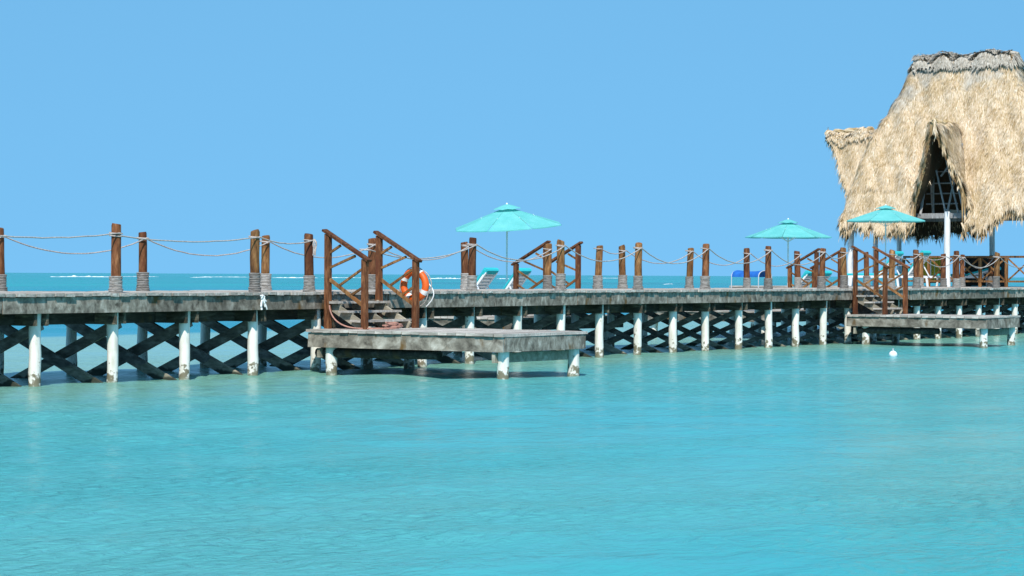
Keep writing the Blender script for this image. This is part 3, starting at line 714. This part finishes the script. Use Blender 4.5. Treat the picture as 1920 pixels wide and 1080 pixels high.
def thatch_part(name, n, mask, mat, Lr, Wr, lift, droop, tone, zoff=0.02, down=0.):
    P, D, N = sample(n, mask); P = P + N * zoff; P[:, 2] -= RNG.uniform(0, 1, n) * down
    Vv, Fc = strips(P, D, N, RNG.uniform(*Lr, n), RNG.uniform(*Wr, n), RNG.uniform(*lift, n), RNG.uniform(*droop, n))
    me = bpy.data.meshes.new(name); me.from_pydata((Vv - np.array(PC)).tolist(), [], Fc)
    at = me.attributes.new('tone', 'FLOAT', 'POINT'); tv = np.repeat(np.clip(RNG.normal(*tone, n), 0, 1), 5)
    at.data.foreach_set('value', tv.astype(np.float32)); me.materials.append(M[mat])
    o = link(name, me, shell); o['kind'] = 'stuff'; return o
capmask = ((GZ > 9.0) & (np.abs(GX - RX) < .4)).astype(float)
lcap = (((np.abs(GY - 29.75) > 3.2) & (np.abs(GX - RX) < .16)) & (GZ > 6.5)).astype(float)
thatch_part('thatch', 120000, 1 - .8 * capmask, 'thatch', (.16, .42), (.010, .024), (.02, .075), (0, .05), (.60, .17))
edge_ = use & ~(np.roll(use, 5, 0) & np.roll(use, -5, 0) & np.roll(use, 5, 1) & np.roll(use, -5, 1))
thatch_part('dormer_fringe', 6000, (edge_ & (GZ > 4.4)).astype(float), 'thatch', (.06, .16), (.010, .022), (-.02, .03), (.0, .05), (.45, .2), 0.0, .42)
thatch_part('thatch_fringe', 9000, (edge_ & (GZ <= 4.4)).astype(float), 'thatch', (.12, .28), (.010, .022), (-.03, .05), (.02, .10), (.42, .22), 0.0, .42)
thatch_part('ridge_thatch', 7000, capmask, 'thatch_grey', (.10, .24), (.012, .03), (.02, .07), (0, .05), (.62, .2), .13)
thatch_part('dormer_ridge_thatch', 2600, lcap, 'thatch', (.10, .26), (.012, .03), (.02, .08), (0, .05), (.65, .22), .10)
# inner face of the roof has its shade painted in by a darker thatch; ridge rolls and pegs
def roll_(a, b_, r, mat, name, n=26):
    a = Vector(a); b_ = Vector(b_); s = MB()
    s.tube([a.lerp(b_, q / n) + Vector((random.uniform(-.03, .03), random.uniform(-.03, .03), random.uniform(-.03, .04))) for q in range(n + 1)], [r * random.uniform(.8, 1.2) for q in range(n + 1)], 9)
    for i_ in range(len(s.v)): s.v[i_] = tuple(Vector(s.v[i_]) + Vector((random.uniform(-.02, .02), random.uniform(-.02, .02), random.uniform(-.025, .025))))
    mb = hut_part(s, name, mat, False, shell); at = mb.data.attributes.new('tone', 'FLOAT', 'POINT'); at.data.foreach_set('value', [random.uniform(.1, .8) for q in mb.data.vertices]); return mb
roll_((RX, RY0 - .12, 9.36), (RX, RY1 + .12, 9.33), .13, 'thatch_grey', 'ridge_roll')
roll_((RX, 33.2, 6.98), (RX, 35.05, 6.95), .09, 'thatch', 'dormer_ridge_roll', 14)
roll_((RX, 26.2, 6.98), (RX, 24.45, 6.98), .12, 'thatch', 'dormer_ridge_roll', 14)
roll_((69.4, 29.55, 6.95), (67.85, 29.55, 6.95), .10, 'thatch', 'dormer_ridge_roll', 12)
roll_((72.6, 29.55, 6.95), (74.1, 29.55, 6.95), .10, 'thatch', 'dormer_ridge_roll', 12)
for q in range(24):
    y_ = RY0 + .05 + (RY1 - RY0 - .1) * q / 23
    s = MB(); z_ = 9.10 + random.uniform(-.04, .04)
    s.tube([(RX - .52, y_, z_ - .10), (RX + .52, y_ + random.uniform(-.03, .03), z_ + .02)], .03, 6); hut_part(s, 'ridge_peg', 'dark_panel', False, shell)
for q in range(13):
    y_ = 33.35 + 1.6 * q / 12
    s = MB(); z_ = 6.78 + random.uniform(-.03, .03); s.tube([(RX - .26, y_, z_ - .03), (RX + .26, y_, z_)], .024, 6); hut_part(s, 'ridge_peg', 'dark_panel', False, shell)
# rafters and the A-frame in the front opening
for y_ in (27.3, 28.6, 30.5, 31.8):
    for sx in (-1, 1):
        s = MB(); s.tube([(RX + sx * 2.05, y_, 3.9), (RX + sx * .25, min(max(y_, 28.1), 31.4), 8.6)], .05, 8); hut_part(s, 'rafter', 'pole_grey', True)
for a, b_, r_ in (((69.0, 29.15, 3.95), (69.1, 29.75, 6.2), .035), ((69.0, 29.55, 3.95), (69.3, 29.15, 6.3), .04), ((69.0, 29.6, 3.95), (69.0, 29.95, 5.4), .035), ((69.0, 28.95, 3.95), (69.1, 29.5, 6.1), .04),
                  ((69.05, 28.75, 3.95), (69.1, 28.55, 4.7), .03), ((69.7, 30.35, 3.9), (69.7, 30.35, 5.2), .03), ((69.05, 29.8, 5.2), (69.0, 29.2, 5.9), .035)):
    s = MB(); s.tube([a, b_], r_, 8); hut_part(s, 'strut', 'pole_grey', True)
for z_ in (4.3, 4.65, 5.0, 5.4):
    s = MB(); s.tube([(69.9, 29.55, z_), (69.9, 30.7, z_)], .025, 7); hut_part(s, 'purlin', 'pole_grey', True)

# lattice railing across the pier head
t = thing('lattice_railing', 'brown crossed railing under the pavilion at the pier head', 'railing', (69.40, 25.7, DECK))
def lat(mb, name, mat):
    mb.v = [tuple(Vector(q) - Vector((69.40, 25.7, DECK))) for q in mb.v]; return mb.build(name, M[mat], t)
ya, yb, nb = 25.75, 31.3, 6
lat(MB().box((69.40, (ya + yb) / 2, 2.48), (.10, yb - ya, .07)), 'top_rail', 'gold_wood'); lat(MB().box((69.40, (ya + yb) / 2, 1.66), (.06, yb - ya, .06)), 'bottom_rail', 'gold_wood')
for q in range(nb + 1):
    y_ = ya + (yb - ya) * q / nb; lat(MB().box((69.40, y_, (DECK + 2.44) / 2), (.09, .09, 2.44 - DECK)), 'baluster_post', 'gold_wood')
    if q < nb:
        y2_ = ya + (yb - ya) * (q + 1) / nb
        lat(MB().beam((69.38, y_ + .05, 1.70), (69.38, y2_ - .05, 2.43), .03, .05), 'diagonal', 'gold_wood'); lat(MB().beam((69.42, y2_ - .05, 1.70), (69.42, y_ + .05, 2.43), .03, .05), 'diagonal', 'gold_wood')
# yellow woven screen and dark counter under the roof
t = thing('woven_screen', 'yellow woven screen behind the railing posts under the pavilion', 'screen', (71.3, 31.2, DECK))
for q in range(7): MB().box((0, -.42 + .14 * q, .58), (.025, .125, .84), None, .004).build('woven_strip', M['yellow_weave'], t)
for z_ in (.14, 1.02): MB().box((0, 0, z_), (.05, 1.06, .05)).build('frame_rail', M['gold_wood'], t)
for y_ in (-.5, .5): MB().box((0, y_, .52), (.05, .05, 1.04)).build('frame_post', M['gold_wood'], t)
t = thing('bar_counter', 'dark wooden bar counter behind the ropes under the pavilion', 'counter', (71.9, 29.35, DECK))
for q in range(6): MB().box((-.25, -.55 + .22 * q, .48), (.03, .212, .92), None, .003).build('board', M['dark_panel'], t)
MB().box((0, 0, .97), (.62, 1.42, .05)).build('counter_top', M['dark_panel'], t)
for y_ in (-.64, .64): MB().box((0, y_, .47), (.46, .04, .93)).build('side_panel', M['dark_panel'], t)

# float in the water
t = thing('mooring_float', 'white mooring float bobbing on the water in front of the pavilion', 'buoy', (45.47, 20.75, 0))
s = MB(); n = 9
s.tube([(0, 0, -.09 * math.cos(math.pi * q / n) + .045) for q in range(n + 1)], [max(.004, .095 * math.sin(math.pi * q / n)) for q in range(n + 1)], 16); s.build('ball', M['white_plastic'], t, True)
s = MB(); s.tube([(.028 * math.cos(w * .7), 0, .155 + .028 * math.sin(w * .7)) for w in range(10)], .008, 6); s.build('eye', M['grey_metal'], t, True)
